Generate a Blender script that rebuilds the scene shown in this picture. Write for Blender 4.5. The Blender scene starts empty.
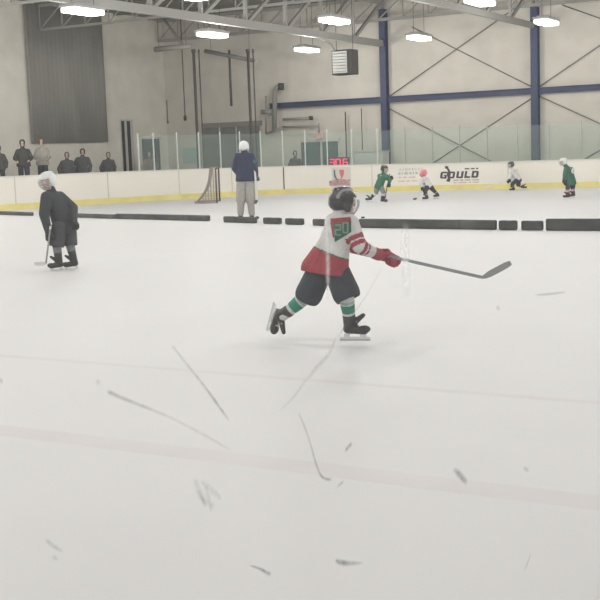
import bpy, bmesh, math, random
from mathutils import Vector as V, Matrix
from mathutils.bvhtree import BVHTree
random.seed(7)
C = bpy.context.scene.collection
sc = bpy.context.scene

# ------------------------------------------------------------------ camera
# world axes: X across the rink, Y along it (far end wall at Y=0), Z up; the camera stands at the side boards
FOC = 1150.0
ROLL = math.atan(.035); PITCH = math.atan(149.5/FOC)
CAM = V((25.86, -42.80, 1.65)); YAW = math.radians(30)
Fv = V((-math.sin(YAW)*math.cos(PITCH), math.cos(YAW)*math.cos(PITCH), -math.sin(PITCH)))
R0 = V((math.cos(YAW), math.sin(YAW), 0)); U0 = R0.cross(Fv)
Rv = R0*math.cos(ROLL) - U0*math.sin(ROLL); Uv = U0*math.cos(ROLL) + R0*math.sin(ROLL)
def ray(x, y): return Fv + Rv*((x-300)/FOC) + Uv*((300-y)/FOC)
def onz(x, y, z=0.0):
    d = ray(x, y); return CAM + d*((z-CAM.z)/d.z)
def onx(x, y, X):
    d = ray(x, y); return CAM + d*((X-CAM.x)/d.x)
def ony(x, y, Y):
    d = ray(x, y); return CAM + d*((Y-CAM.y)/d.y)
def proj(P):
    v = P-CAM; z = v.dot(Fv); return 300+FOC*v.dot(Rv)/z, 300-FOC*v.dot(Uv)/z
cd = bpy.data.cameras.new('camera'); cam = bpy.data.objects.new('camera', cd); C.objects.link(cam)
cd.sensor_width = 36; cd.lens = FOC/600*36; cd.clip_end = 400; cd.clip_start = .02
m = Matrix((Rv, Uv, -Fv)).transposed().to_4x4(); m.translation = CAM; cam.matrix_world = m
cd.dof.use_dof = True; cd.dof.focus_distance = 16; cd.dof.aperture_fstop = 70
sc.camera = cam

# ------------------------------------------------------------------ materials
MATS = {}
def mat(name, col, rough=.6, metal=0, noise=0, nscale=8, emit=0, alpha=None, spec=.5, bump=0, stretch=None):
    if name in MATS: return MATS[name]
    M = bpy.data.materials.new(name); M.use_nodes = True; nt = M.node_tree; N = nt.nodes; L = nt.links
    b = N['Principled BSDF']; b.inputs['Roughness'].default_value = rough; b.inputs['Metallic'].default_value = metal
    b.inputs['Specular IOR Level'].default_value = spec
    b.inputs['Base Color'].default_value = (*col, 1)
    if noise or bump:
        tc = N.new('ShaderNodeTexCoord'); mp = N.new('ShaderNodeMapping'); nz = N.new('ShaderNodeTexNoise')
        L.new(tc.outputs['Object'], mp.inputs[0]); L.new(mp.outputs[0], nz.inputs['Vector'])
        if stretch: mp.inputs['Scale'].default_value = stretch
        nz.inputs['Scale'].default_value = nscale; nz.inputs['Detail'].default_value = 5
        if noise:
            r = N.new('ShaderNodeValToRGB'); L.new(nz.outputs['Fac'], r.inputs[0])
            r.color_ramp.elements[0].position = .3; r.color_ramp.elements[1].position = .7
            r.color_ramp.elements[0].color = (*[max(0, c*(1-noise)) for c in col], 1)
            r.color_ramp.elements[1].color = (*[min(1, c*(1+noise)) for c in col], 1)
            L.new(r.outputs[0], b.inputs['Base Color'])
        if bump:
            bp = N.new('ShaderNodeBump'); bp.inputs['Strength'].default_value = bump; bp.inputs['Distance'].default_value = .02
            L.new(nz.outputs['Fac'], bp.inputs['Height']); L.new(bp.outputs[0], b.inputs['Normal'])
    if emit:
        b.inputs['Emission Color'].default_value = (*col, 1); b.inputs['Emission Strength'].default_value = emit
    MATS[name] = M; return M

def clear_mat(name, tint, facing_col, amount, translucent=False):
    M = bpy.data.materials.new(name); M.use_nodes = True; nt = M.node_tree; N = nt.nodes; L = nt.links
    N.clear(); out = N.new('ShaderNodeOutputMaterial'); mx = N.new('ShaderNodeMixShader')
    t = N.new('ShaderNodeBsdfTransparent'); t.inputs[0].default_value = (*tint, 1)
    d = N.new('ShaderNodeBsdfTranslucent' if translucent else 'ShaderNodeBsdfDiffuse'); d.inputs[0].default_value = (*facing_col, 1)
    mx.inputs[0].default_value = amount
    L.new(t.outputs[0], mx.inputs[1]); L.new(d.outputs[0], mx.inputs[2])
    g = N.new('ShaderNodeBsdfGlossy'); g.inputs['Roughness'].default_value = .08
    mx2 = N.new('ShaderNodeMixShader'); mx2.inputs[0].default_value = .025
    L.new(mx.outputs[0], mx2.inputs[1]); L.new(g.outputs[0], mx2.inputs[2])
    L.new(mx2.outputs[0], out.inputs[0]); return M

def scuff_mat(name, col, strength):
    M = bpy.data.materials.new(name); M.use_nodes = True; nt = M.node_tree; N = nt.nodes; L = nt.links
    N.clear(); out = N.new('ShaderNodeOutputMaterial'); mx = N.new('ShaderNodeMixShader')
    t = N.new('ShaderNodeBsdfTransparent'); d = N.new('ShaderNodeBsdfTranslucent'); d.inputs[0].default_value = (*col, 1)
    a = N.new('ShaderNodeAttribute'); a.attribute_name = 'wear'
    nz = N.new('ShaderNodeTexNoise'); nz.inputs['Scale'].default_value = 400; tc = N.new('ShaderNodeTexCoord')
    L.new(tc.outputs['Object'], nz.inputs['Vector'])
    mr = N.new('ShaderNodeMapRange'); mr.inputs[1].default_value = .3; mr.inputs[2].default_value = .6; mr.inputs[3].default_value = .45
    L.new(nz.outputs['Fac'], mr.inputs[0])
    mu = N.new('ShaderNodeMath'); mu.operation = 'MULTIPLY'; L.new(a.outputs['Fac'], mu.inputs[0]); L.new(mr.outputs[0], mu.inputs[1])
    m2 = N.new('ShaderNodeMath'); m2.operation = 'MULTIPLY'; m2.inputs[1].default_value = strength; L.new(mu.outputs[0], m2.inputs[0])
    L.new(m2.outputs[0], mx.inputs[0]); L.new(t.outputs[0], mx.inputs[1]); L.new(d.outputs[0], mx.inputs[2])
    L.new(mx.outputs[0], out.inputs[0]); return M

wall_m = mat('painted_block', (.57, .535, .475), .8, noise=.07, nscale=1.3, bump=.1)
roof_m = mat('roof_deck', (.15, .145, .13), .8, noise=.2, nscale=2)
steel_m = mat('grey_steel', (.27, .265, .245), .6)
darksteel_m = mat('dark_steel', (.06, .057, .052), .8, spec=.2)
rod_m = mat('rod_steel', (.16, .155, .14), .6)
blue_m = mat('blue_paint', (.016, .030, .090), .55, noise=.15, nscale=3)
board_m = mat('white_boards', (.73, .70, .63), .45, noise=.03, nscale=.8)
yellow_m = mat('yellow_kick', (.68, .60, .22), .5, noise=.1, nscale=2)
cap_m = mat('cap_rail', (.62, .61, .57), .5)
rubber_m = mat('rubber_floor', (.08, .08, .08), .9)
foam_m = mat('charcoal_foam', (.050, .052, .052), .75, noise=.6, nscale=1.6)
black_m = mat('black', (.02, .02, .022), .5)
white_m = mat('white', (.75, .75, .74), .5)
skin_m = mat('skin', (.55, .36, .27), .6)

# ------------------------------------------------------------------ mesh helpers
class MB:
    def __init__(s): s.bm = bmesh.new()
    def box(s, c, h, axes=None):
        ax = axes or (V((1,0,0)), V((0,1,0)), V((0,0,1)))
        vs = [s.bm.verts.new(c + ax[0]*(h[0]*i) + ax[1]*(h[1]*j) + ax[2]*(h[2]*k)) for i in (-1,1) for j in (-1,1) for k in (-1,1)]
        for f in ((0,1,3,2),(4,6,7,5),(0,4,5,1),(2,3,7,6),(0,2,6,4),(1,5,7,3)): s.bm.faces.new([vs[i] for i in f])
        return s
    def bar(s, a, b, w, t, up=V((0,0,1))):
        d = (b-a); l = d.length; d.normalize()
        x = up - d*up.dot(d)
        if x.length < 1e-4: x = V((1,0,0)) - d*d.x
        x.normalize(); y = d.cross(x)
        return s.box((a+b)/2, (l/2, t/2, w/2), (d, y, x))
    def tube(s, pts, r, n=8, closed=False):
        rings = []; k = len(pts)
        prev = None
        for i, p in enumerate(pts):
            a = pts[max(i-1, 0)]; b = pts[min(i+1, k-1)]
            d = (b-a).normalized()
            x = (prev - d*prev.dot(d)) if prev else d.orthogonal()
            if x.length < 1e-5: x = d.orthogonal()
            x.normalize(); prev = x; y = d.cross(x)
            rr = r[i] if isinstance(r, (list, tuple)) else r
            rings.append([s.bm.verts.new(p + x*(rr*math.cos(q*2*math.pi/n)) + y*(rr*math.sin(q*2*math.pi/n))) for q in range(n)])
        for a, b in zip(rings, rings[1:]):
            for q in range(n): s.bm.faces.new((a[q], a[(q+1)%n], b[(q+1)%n], b[q]))
        s.bm.faces.new(rings[0][::-1]); s.bm.faces.new(rings[-1]); return s
    def ball(s, c, r, ax=None, nu=14, nv=9):
        if not isinstance(r, (tuple, list)): r = (r, r, r)
        ax = ax or (V((1,0,0)), V((0,1,0)), V((0,0,1)))
        P = lambda th, ph: c + ax[0]*(r[0]*math.sin(th)*math.cos(ph)) + ax[1]*(r[1]*math.sin(th)*math.sin(ph)) + ax[2]*(r[2]*math.cos(th))
        top = s.bm.verts.new(P(0,0)); bot = s.bm.verts.new(P(math.pi,0))
        rings = [[s.bm.verts.new(P(math.pi*i/nv, 2*math.pi*j/nu)) for j in range(nu)] for i in range(1, nv)]
        for j in range(nu):
            s.bm.faces.new((top, rings[0][j], rings[0][(j+1)%nu])); s.bm.faces.new((bot, rings[-1][(j+1)%nu], rings[-1][j]))
        for a, b in zip(rings, rings[1:]):
            for j in range(nu): s.bm.faces.new((a[j], b[j], b[(j+1)%nu], a[(j+1)%nu]))
        return s
    def cone(s, a, ra, b, rb):
        s.ball(a, ra); s.ball(b, rb)
        if (b-a).length > 1e-3: s.tube([a, b], [ra, rb], 14)
        return s
    def mesh(s, name):
        bmesh.ops.recalc_face_normals(s.bm, faces=s.bm.faces)
        me = bpy.data.meshes.new(name); s.bm.to_mesh(me); s.bm.free(); return me
    def build(s, name, material, parent=None, smooth=False, bevel=0, origin=None):
        me = s.mesh(name)
        if parent is not None: me.transform(Matrix.Translation(-parent.location))
        elif origin is not None: me.transform(Matrix.Translation(-origin))
        o = bpy.data.objects.new(name, me); C.objects.link(o)
        if parent is not None: o.parent = parent
        elif origin is not None: o.location = origin
        for mm in (material if isinstance(material, list) else [material]): me.materials.append(mm)
        if bevel:
            b = o.modifiers.new('bevel', 'BEVEL'); b.width = bevel; b.segments = 2; b.limit_method = 'ANGLE'
        if smooth:
            for p in me.polygons: p.use_smooth = True
        return o

def tag(o, label=None, cat=None, group=None, kind=None):
    if label: o['label'] = label
    if cat: o['category'] = cat
    if group: o['group'] = group
    if kind: o['kind'] = kind
    return o
def empty(name, loc, label=None, cat=None, group=None, kind=None):
    o = bpy.data.objects.new(name, None); C.objects.link(o); o.location = loc; o.empty_display_size = .1
    return tag(o, label, cat, group, kind)
def structure(o): o['kind'] = 'structure'; return o
def copy_tree(o, parent=None):
    c = o.copy(); C.objects.link(c); c.parent = parent
    for ch in [q for q in bpy.data.objects if q.parent == o]: copy_tree(ch, c)
    return c
def catmull(pts, n=8):
    out = []
    for i in range(len(pts)-1):
        p0 = pts[max(i-1,0)]; p1 = pts[i]; p2 = pts[i+1]; p3 = pts[min(i+2, len(pts)-1)]
        for k in range(n):
            t = k/n
            out.append(.5*((2*p1) + (p2-p0)*t + (2*p0-5*p1+4*p2-p3)*t*t + (3*p1-p0-3*p2+p3)*t**3))
    out.append(pts[-1]); return out
def voxelise(mb, voxel, smooth=6):
    me = mb.mesh('tmp'); o = bpy.data.objects.new('tmp', me); C.objects.link(o)
    r = o.modifiers.new('r', 'REMESH'); r.mode = 'VOXEL'; r.voxel_size = voxel; r.use_smooth_shade = True
    if smooth:
        q = o.modifiers.new('s', 'SMOOTH'); q.factor = .5; q.iterations = smooth
    dg = bpy.context.evaluated_depsgraph_get(); dg.update()
    res = bpy.data.meshes.new_from_object(o.evaluated_get(dg)); bpy.data.objects.remove(o); bpy.data.meshes.remove(me)
    return res
def link_mesh(name, me, mats, parent, paint=None):
    """mesh in world coordinates, made a child of parent; paint(point)->material slot"""
    me.materials.clear()
    for q in mats: me.materials.append(q)
    if paint:
        for p in me.polygons: p.material_index = paint(p.center)
    for p in me.polygons: p.use_smooth = True
    me.transform(Matrix.Translation(-parent.location)); me.name = name
    o = bpy.data.objects.new(name, me); C.objects.link(o); o.parent = parent; return o

# ------------------------------------------------------------------ ice, floor, walls, roof
ice_m = mat('ice', (.70, .695, .695), .55, noise=.018, nscale=.9, spec=.35)
BC = [V(p) for p in ((26,-2.2,0),(20,-2.2,0),(14.8,-2.4,0),(12,-2.7,0),(9,-3.1,0),(6.3,-3.5,0),(3.6,-4.6,0),(1.6,-6.6,0),(0,-9.2,0),(-1.1,-12,0),(-1.9,-14.5,0),(-2.3,-17,0),(-2.3,-24,0),(-2.3,-34,0))]
BC = catmull(BC, 10)
fl = MB(); fl.box(V((10, -24, -.06)), (16.5, 25.5, .06)); structure(fl.build('floor', rubber_m))
ib = MB(); poly = [p.copy() for p in BC] + [V((-2.3,-48,0)), V((26,-48,0))]
bot = [ib.bm.verts.new(p+V((0,0,-.002))) for p in poly]; ib.bm.faces.new(bot)
ice = ib.build('trim_1', ice_m); ice.location.z = .004
bpy.context.view_layer.update()
if ice.data.polygons[0].normal.z < 0: ice.data.flip_normals()
ice['label'] = 'white scraped ice sheet'; structure(ice)
ice.name = 'floor_ice'
# faint lines painted under the ice, across the rink
line_m = mat('faded_line', (.66, .635, .63), .55, noise=.03, nscale=3)
for Y, w, k in ((-37.72, .11, 3), (-35.7, .05, 4)):
    q = MB(); q.bm.faces.new([q.bm.verts.new(V((12+13.6*a, Y+w*b, .0026))) for a, b in ((-1,-1),(1,-1),(1,1),(-1,1))]); structure(q.build('trim_%d' % k, line_m))
wb = MB(); wb.box(V((10, .15, 4.4)), (16.3, .15, 4.6)); structure(wb.build('wall_back', wall_m))
wb = MB(); wb.box(V((-5.65, -23, 4.4)), (.15, 23, 4.6)); structure(wb.build('wall_left', mat('painted_block_lifted', (.72,.69,.61), .8, noise=.07, nscale=1.3, bump=.1)))  # same wall paint, lightened to make up for weak light on this side
wb = MB(); wb.box(V((10, -24, 7.75)), (16.3, 25, .08))
for i in range(21): wb.box(V((10, -1-2.4*i, 7.62)), (16.2, .03, .06))
structure(wb.build('ceiling', roof_m))
# ceiling trusses running along the rink and joists running across it
def truss(a, b, depth, n, name, label, cw=.16, ww=.06, m_=steel_m, flat=False):
    t = empty(name, (a+b)/2, label, 'roof truss', 'steel roof trusses')
    up = V((0,0,depth))
    x = MB(); x.bar(a, b, cw, cw*.8); x.build('bottom_chord', m_, t)
    x = MB(); x.bar(a+up, b+up, cw, cw*.8); x.build('top_chord', m_, t)
    x = MB()
    for i in range(n):
        p = a.lerp(b, i/n); q = a.lerp(b, (i+1)/n)
        x.bar(p, p+up, ww, ww); x.bar(p+up, q, ww, ww) if True else None
    x.bar(b, b+up, ww, ww)
    x.build('web', m_, t); return t
truss(V((5.5,-.2,5.78)), V((5.5,-36,5.78)), 1.65, 14, 'roof_truss', 'deep grey steel roof truss meeting the middle blue column', .24, .11)
truss(V((11.75,-.2,5.98)), V((11.75,-36,5.98)), 1.5, 14, 'roof_truss', 'grey steel roof truss meeting the right blue column', .2, .09)
truss(V((25,-.6,6.68)), V((-5.3,-.6,6.68)), .85, 28, 'roof_joist', 'light grey open-web joist running along the top of the back wall', .12, .045)
for k, Y in enumerate((-8.2, -14.5)):
    truss(V((24,Y,6.62)), V((-5.3,Y,6.62)), .9, 26, 'roof_joist', ('thin roof joist crossing above the left side lamps', 'thin roof joist nearer than the lamp above the grey curtain')[k], .09, .04)

# ------------------------------------------------------------------ blue frame on the back wall
def column(px, ytop, label):
    P = ony(px, 100, -.16); zt = ony(px, ytop, -.16).z
    t = empty('steel_column', V((P.x, -.16, 0)), label, 'column', 'blue wall columns')
    x = MB(); h = zt/2
    x.box(V((P.x,-.29,h)), (.135,.012,h)); x.box(V((P.x,-.04,h)), (.135,.012,h)); x.box(V((P.x,-.165,h)), (.015,.12,h)); x.build('column_shaft', blue_m, t)
    x = MB(); x.box(V((P.x,-.17,.02)), (.2,.16,.02)); x.build('base_plate', blue_m, t)
    return P.x
XA = column(385, 9, 'blue steel column behind the middle of the far boards')
XB = column(535.5, 7, 'blue steel column on the right of the far wall')
def hbeam(x0, x1, z, label):
    x = MB(); c = V(((x0+x1)/2, 0, z)); l = (x1-x0)/2
    x.box(c+V((0,-.17,.1)), (l,.09,.012)); x.box(c+V((0,-.17,-.1)), (l,.09,.012)); x.box(c+V((0,-.17,0)), (l,.012,.1))
    o = x.build('steel_beam', blue_m, origin=c); tag(o, label, 'beam', 'blue wall beams')
zb = 3.57
hbeam(ony(270,108,-.16).x, XA-.14, zb, 'dark blue horizontal beam left of the middle column')
hbeam(XA+.14, XB-.14, zb, 'blue horizontal beam between the two columns')
hbeam(XB+.14, 20, zb, 'blue horizontal beam right of the right column')
RODN = [0]
def rod(a, b, label, r=.02):
    yy = -.03 if RODN[0] % 2 else -.09; RODN[0] += 1; A = ony(*a, yy); B = ony(*b, yy); x = MB(); x.tube([A, B], r, 8)
    o = x.build('brace_rod', rod_m, origin=(A+B)/2, smooth=True); tag(o, label, 'brace', 'diagonal wall brace rods')
rod((387,98),(515,8), 'diagonal brace rod rising right above the beam between the columns')
rod((412,27),(534,88), 'diagonal brace rod falling right above the beam between the columns')
rod((539,87),(640,18), 'diagonal brace rod rising right above the beam right of the last column')
rod((562,5),(650,36), 'diagonal brace rod high in the upper right corner')
rod((388,108),(500,166), 'diagonal brace rod falling right below the beam between the columns')
rod((532,98),(430,165), 'diagonal brace rod falling left below the beam between the columns')
rod((539,96),(680,160), 'diagonal brace rod falling right below the beam at the right edge')
rod((578,163),(660,115), 'diagonal brace rod rising right behind the green player')

# ------------------------------------------------------------------ far boards with glass shield
bd = empty('dasher_boards', V((6,-3.5,0)), 'white rink boards with yellow kick strip curving round the far corner', 'rink boards')
def offs(path, d):
    out = []
    for i, p in enumerate(path):
        a = path[max(i-1,0)]; b = path[min(i+1,len(path)-1)]; t = (b-a).normalized(); n_ = V((-t.y, t.x, 0))
        out.append(p + n_*d)
    return out
def wallstrip(path, d0, d1, z0, z1, name, m_, parent, z1f=None):
    A = offs(path, d0); B = offs(path, d1); x = MB(); bm = x.bm
    rows = []
    for i, (a, b) in enumerate(zip(A, B)):
        zt = z1f(path[i]) + z1 if z1f else z1; zz = (z1f(path[i]) + z0) if (z1f and z0 > .5) or (z1f and z0 > -.5 and name == 'cap_rail') else z0
        rows.append([bm.verts.new(V((a.x,a.y,zz))), bm.verts.new(V((a.x,a.y,zt))), bm.verts.new(V((b.x,b.y,zt))), bm.verts.new(V((b.x,b.y,zz)))])
    for r, s_ in zip(rows, rows[1:]):
        for k in range(4): bm.faces.new((r[k], r[(k+1)%4], s_[(k+1)%4], s_[k]))
    bm.faces.new(rows[0]); bm.faces.new(rows[-1][::-1])
    return x.build(name, m_, parent)
# inner (ice) side is +left of travel direction?  path runs from right to left then towards the viewer
def btop(p):   # board top height, a little taller round the corner
    t = max(0, min(1, (9.0-p.x)/10.0)); return .97 + .13*t
SIDE = 1   # ice side offset sign
tt = (BC[40]-BC[39]).normalized(); nrm = V((-tt.y, tt.x, 0))
SIDE = 1 if nrm.y < 0 else -1
wallstrip(BC, SIDE*0.0, -SIDE*.12, 0, 0, 'board_panel', board_m, bd, btop)
wallstrip(BC, SIDE*.025, SIDE*.001, 0, .20, 'kick_plate', yellow_m, bd)
wallstrip(BC, SIDE*.03, -SIDE*.15, 0, .035, 'cap_rail', cap_m, bd, btop)
def bpoint(px):
    best = None
    for a, b in zip(BC, BC[1:]):
        for k in range(6):
            p = a.lerp(b, k/6); q = p + V((0,0,1)); e = abs(proj(q)[0]-px)
            if best is None or e < best[0]: best = (e, p, (b-a).normalized())
    return best[1], best[2]
seam_m = mat('seam_black', (.06,.055,.05), .7); seam2_m = mat('seam_grey', (.45,.43,.39), .7)
for px, w, m_ in ((284,.022,seam_m),(108,.014,seam2_m),(14,.014,seam2_m),(178,.012,seam2_m),(232,.012,seam2_m),(508,.012,seam2_m),(372,.012,seam2_m)):
    p, t = bpoint(px); n_ = V((-t.y, t.x, 0))*SIDE; x = MB()
    x.box(p + n_*.004 + V((0,0,(btop(p)+.2)/2)), (w, .004, (btop(p)-.2)/2), (t, n_, V((0,0,1)))); x.build('panel_seam', m_, bd)
# glass shield
pane_m = clear_mat('shield_glass', (.945,.975,.96), (.62,.78,.72), .05)
post_m = mat('post_grey', (.36,.37,.35), .5, metal=.3); post_lit_m = mat('post_lit', (.62,.62,.60), .5, metal=.2)  # left posts catch more light: brightness put into a paler copy
gs = empty('glass_shield', V((6,-3.6,1)), 'row of clear glass panes on posts along the far boards', 'rink glass')
pxs = [140,156,178,200,222,241,262,283,306,328,352,378,405,432,459,487,517,549,582,616,652]
PP = []
for px in pxs:
    p, t = bpoint(px); PP.append((p, t, px)); n_ = V((-t.y, t.x, 0))*SIDE
    x = MB(); x.box(p - n_*.05 + V((0,0,btop(p)+.69)), (.02,.03,.69), (t, n_, V((0,0,1))))
    x.build('glass_post', post_lit_m if px < 400 else post_m, gs)
for (p, t, px), (q, _, _) in zip(PP, PP[1:]):
    d = (q-p).normalized(); n_ = V((-d.y, d.x, 0)); c = (p+q)/2; l = (q-p).length/2-.02
    off = -.05*SIDE
    x = MB(); x.box(c + n_*off + V((0,0,btop(c)+.66)), (l, .006, .625), (d, n_, V((0,0,1)))); x.build('glass_pane', pane_m, gs)

# ------------------------------------------------------------------ advertising on the boards
def text_mesh(body, size, extr=0.0, shear=0, bold=0, sx=1):
    cu = bpy.data.curves.new('t', 'FONT'); cu.body = body; cu.size = size; cu.extrude = extr; cu.shear = shear; cu.offset = bold
    cu.align_x = 'CENTER'; cu.align_y = 'CENTER'; cu.resolution_u = 3
    o = bpy.data.objects.new('t', cu); C.objects.link(o); dg = bpy.context.evaluated_depsgraph_get(); dg.update()
    me = bpy.data.meshes.new_from_object(o.evaluated_get(dg)); bpy.data.objects.remove(o)
    me.transform(Matrix.Diagonal((sx,1,1,1))); return me
def place_text(name, body, px, py, wpx, hgt, m_, parent, shear=0, bold=0, off=.006):
    """lettering of about wpx photo pixels wide fixed on the boards"""
    p, t = bpoint(px); n_ = V((-t.y, t.x, 0))*SIDE; face = p + n_*off
    d = ray(px, py); s_ = (face-CAM).dot(n_)/d.dot(n_); P = CAM + d*s_
    right = t if t.dot(Rv) > 0 else -t
    me = text_mesh(body, hgt*1.35, .002, shear, bold); xs = [v.co.x for v in me.vertices]; w0 = max(xs)-min(xs)
    p2, _ = bpoint(px+wpx/2); p1, _ = bpoint(px-wpx/2); me.transform(Matrix.Diagonal(((p2-p1).length/w0,1,1,1)))
    M = Matrix((right, V((0,0,1)), right.cross(V((0,0,1))))).transposed().to_4x4(); M.translation = P; me.transform(M)
    me.materials.append(m_); me.transform(Matrix.Translation(-parent.location))
    o = bpy.data.objects.new(name, me); C.objects.link(o); o.parent = parent; return P, right
ink = mat('sign_black', (.04,.04,.045), .5); ink2 = mat('sign_grey', (.42,.42,.42), .5); ink3 = mat('sign_faded_red', (.62,.42,.38), .5)
for k_, ch_ in enumerate('AMERICAN'): place_text('advert_lettering', ch_, 400.3+3.1*k_, 169.6-.07*k_, 1.9, .10, ink2, bd, 0, .002)
def greek(cx, cy, w, h, words, m_):
    """a line of print too small to read, as a row of short strokes"""
    p, t = bpoint(cx); n_ = V((-t.y, t.x, 0))*SIDE; rg = t if t.dot(Rv) > 0 else -t; face = p + n_*.006; d = ray(cx, cy); P = CAM + d*((face-CAM).dot(n_)/d.dot(n_))
    p2, _ = bpoint(cx+w/2); p1, _ = bpoint(cx-w/2); L_ = (p2-p1).length; x = MB(); tot = sum(words)+len(words)-1; u_ = -L_/2
    for wd_ in words:
        l_ = L_*wd_/tot; x.box(P + rg*(u_+l_/2), (l_/2*.94, .002, h/2), (rg, n_, V((0,0,1)))); u_ += L_*(wd_+1)/tot
    x.build('advert_small_print', m_, bd)
greek(471.5, 168.6, 14, .045, (4,3,2), ink); greek(466.5, 180.0, 26, .05, (4,3,5,6), ink2); greek(466, 182.4, 26, .045, (3,7,2,5), ink3)
greek(408, 173.3, 19, .08, (2,1,3,2,1,2), ink2); greek(407, 177.3, 18, .05, (2,3,5), ink3); greek(408, 181, 20, .04, (6,3,5), ink3)
# the O of the word is a ring with a bending player emblem drawn over it
def flat_poly(name, pts, m_, parent, px0, thick=.003, off=.007):
    x = MB(); p, t = bpoint(px0); n_ = V((-t.y, t.x, 0))*SIDE; face = p + n_*off
    vs = []
    for (a, b) in pts:
        d = ray(a, b); P = CAM + d*((face-CAM).dot(n_)/d.dot(n_)); vs.append(P)
    f = [x.bm.verts.new(v) for v in vs]; g = [x.bm.verts.new(v + n_*thick) for v in vs]
    x.bm.faces.new(f); x.bm.faces.new(g[::-1])
    for i in range(len(vs)): x.bm.faces.new((f[i], f[(i+1)%len(vs)], g[(i+1)%len(vs)], g[i]))
    return x.build(name, m_, parent)
flat_poly('advert_emblem', [(444.8,166.5),(446.3,165.8),(448.4,166.6),(448.6,168.3),(450,170.5),(450.4,173),(449.2,176),(450.6,179.5),(449.6,182),(446,181.2),(447.8,178.2),(446.8,174.5),(448,171.5),(446.8,168.8),(445.2,168.6)], ink, bd, 447)
LET = dict(G=[(1,1),(.15,1),(0,.85),(0,.15),(.15,0),(1,0),(1,.55),(.52,.55),(.52,.36),(.68,.36),(.68,.24),(.34,.24),(.34,.76),(1,.76)],
    U=[(0,1),(.33,1),(.33,.25),(.67,.25),(.67,1),(1,1),(1,.1),(.9,0),(.1,0),(0,.1)], L=[(0,1),(.36,1),(.36,.25),(1,.25),(1,0),(0,0)],
    D=[(0,.5),(0,0),(.85,0),(1,.15),(1,.85),(.85,1),(0,1),(0,.5),(.33,.5),(.33,.75),(.66,.75),(.66,.25),(.33,.25),(.33,.5)])
for ch_, x_, w_ in (('G',439.8,6.6),('D',447.9,6.4),('U',456.0,6.8),('L',464.2,5.8),('D',471.2,6.8)):
    yb_ = 178.6-(x_-440)*.028
    flat_poly('advert_lettering', [(x_+u_*w_+v_*1.1, yb_-v_*6.9) for u_, v_ in LET[ch_]], ink, bd, x_+w_/2)
# home emblem panel: pinkish panel with a red and dark bottle shape over a maroon ribbon
panel_m = mat('faded_pink_panel', (.60,.54,.50), .5); maroon_m = mat('faded_maroon', (.40,.24,.25), .6, noise=.3, nscale=12)
red_m = mat('emblem_red', (.55,.13,.15), .5); dgreen_m = mat('emblem_green', (.05,.12,.10), .5)
flat_poly('advert_panel', [(317.5,168.2),(359.5,166.7),(359.5,191),(317.5,192.3)], panel_m, bd, 338, .002, .003)
flat_poly('advert_emblem', [(333.6,169.8),(335,169.8),(335.6,175),(337.5,179.6),(336.2,180.2),(334,176.5)], dgreen_m, bd, 336)
flat_poly('advert_emblem', [(339,169.8),(344,169.6),(344,174),(341.6,179.5),(340.2,175)], red_m, bd, 341)
flat_poly('advert_emblem', [(329,181),(333,180.4),(336.5,178.6),(342,178.8),(347,180),(351,179),(349.5,182),(350,185.6),(344,184.8),(337,185.6),(329.5,186)], maroon_m, bd, 339)

# ------------------------------------------------------------------ far wall furniture
def wallbox(name, a, b, depth, m_, Y=0.0, parent=None):
    A = ony(*a, Y); B = ony(*b, Y); c = (A+B)/2; x = MB()
    x.box(V((c.x, Y-depth/2, c.z)), (abs(B.x-A.x)/2, depth/2, abs(A.z-B.z)/2)); return x.build(name, m_, parent)
glass_dk = mat('dark_window', (.17,.175,.17), .25, noise=.2, nscale=1.5); frame_l = mat('window_frame', (.52,.52,.49), .5)
door_teal = mat('teal_door', (.07,.11,.115), .45); door_navy = mat('navy_door', (.035,.045,.075), .45)
w = structure(wallbox('window_1', (203,124.5), (262,176), .05, glass_dk))
for a, b in (((203,123.5),(262,125.5)), ((220.5,124),(222,176)), ((237,124),(238.5,176)), ((202,124),(203.5,176))):
    o = wallbox('window_frame', a, b, .09, mat('window_header', (.22,.22,.20), .6) if a[0] == 203 else frame_l, 0, w)
w = structure(wallbox('door_1', (303,140.5), (339,178), .05, door_teal))
wallbox('door_frame', (302,139), (340,141), .08, frame_l, 0, w); wallbox('door_frame', (302,140), (303.5,178), .08, darksteel_m, 0, w)
wallbox('door_mullion', (321,140), (324,178), .09, wall_m, 0, w)
def lwbox(name, a, b, depth, m_, parent=None, X=-5.5):
    A = onx(*a, X); B = onx(*b, X); c = (A+B)/2; x = MB()
    x.box(V((X+depth/2, c.y, c.z)), (depth/2, abs(B.y-A.y)/2, abs(A.z-B.z)/2)); return x.build(name, m_, parent)
w = structure(lwbox('door_2', (141.5,139), (158.5,176), .05, door_navy)); lwbox('door_frame', (157,138), (160,176), .07, darksteel_m, w); lwbox('door_frame', (141,137.5), (160,139), .07, frame_l, w)
o = wallbox('pale_panel', (183,148), (199,163), .03, mat('teal_panel', (.36,.50,.45), .5)); tag(o, 'pale teal blank panel on the far wall left of the dark window', 'sign')  # plain pale teal patch on the wall, no lettering
# tall dark slots left of the door
w = empty('wall_vent', onx(126,140,-5.45), 'tall narrow dark double slot panel on wall beside the grey curtain', 'vent')
lwbox('vent_panel', (119.5,119.5), (135,178), .03, frame_l, w)
lwbox('vent_slot', (120.5,121), (126.2,178), .05, black_m, w); lwbox('vent_slot', (126,121), (132,178), .05, black_m, w)
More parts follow.
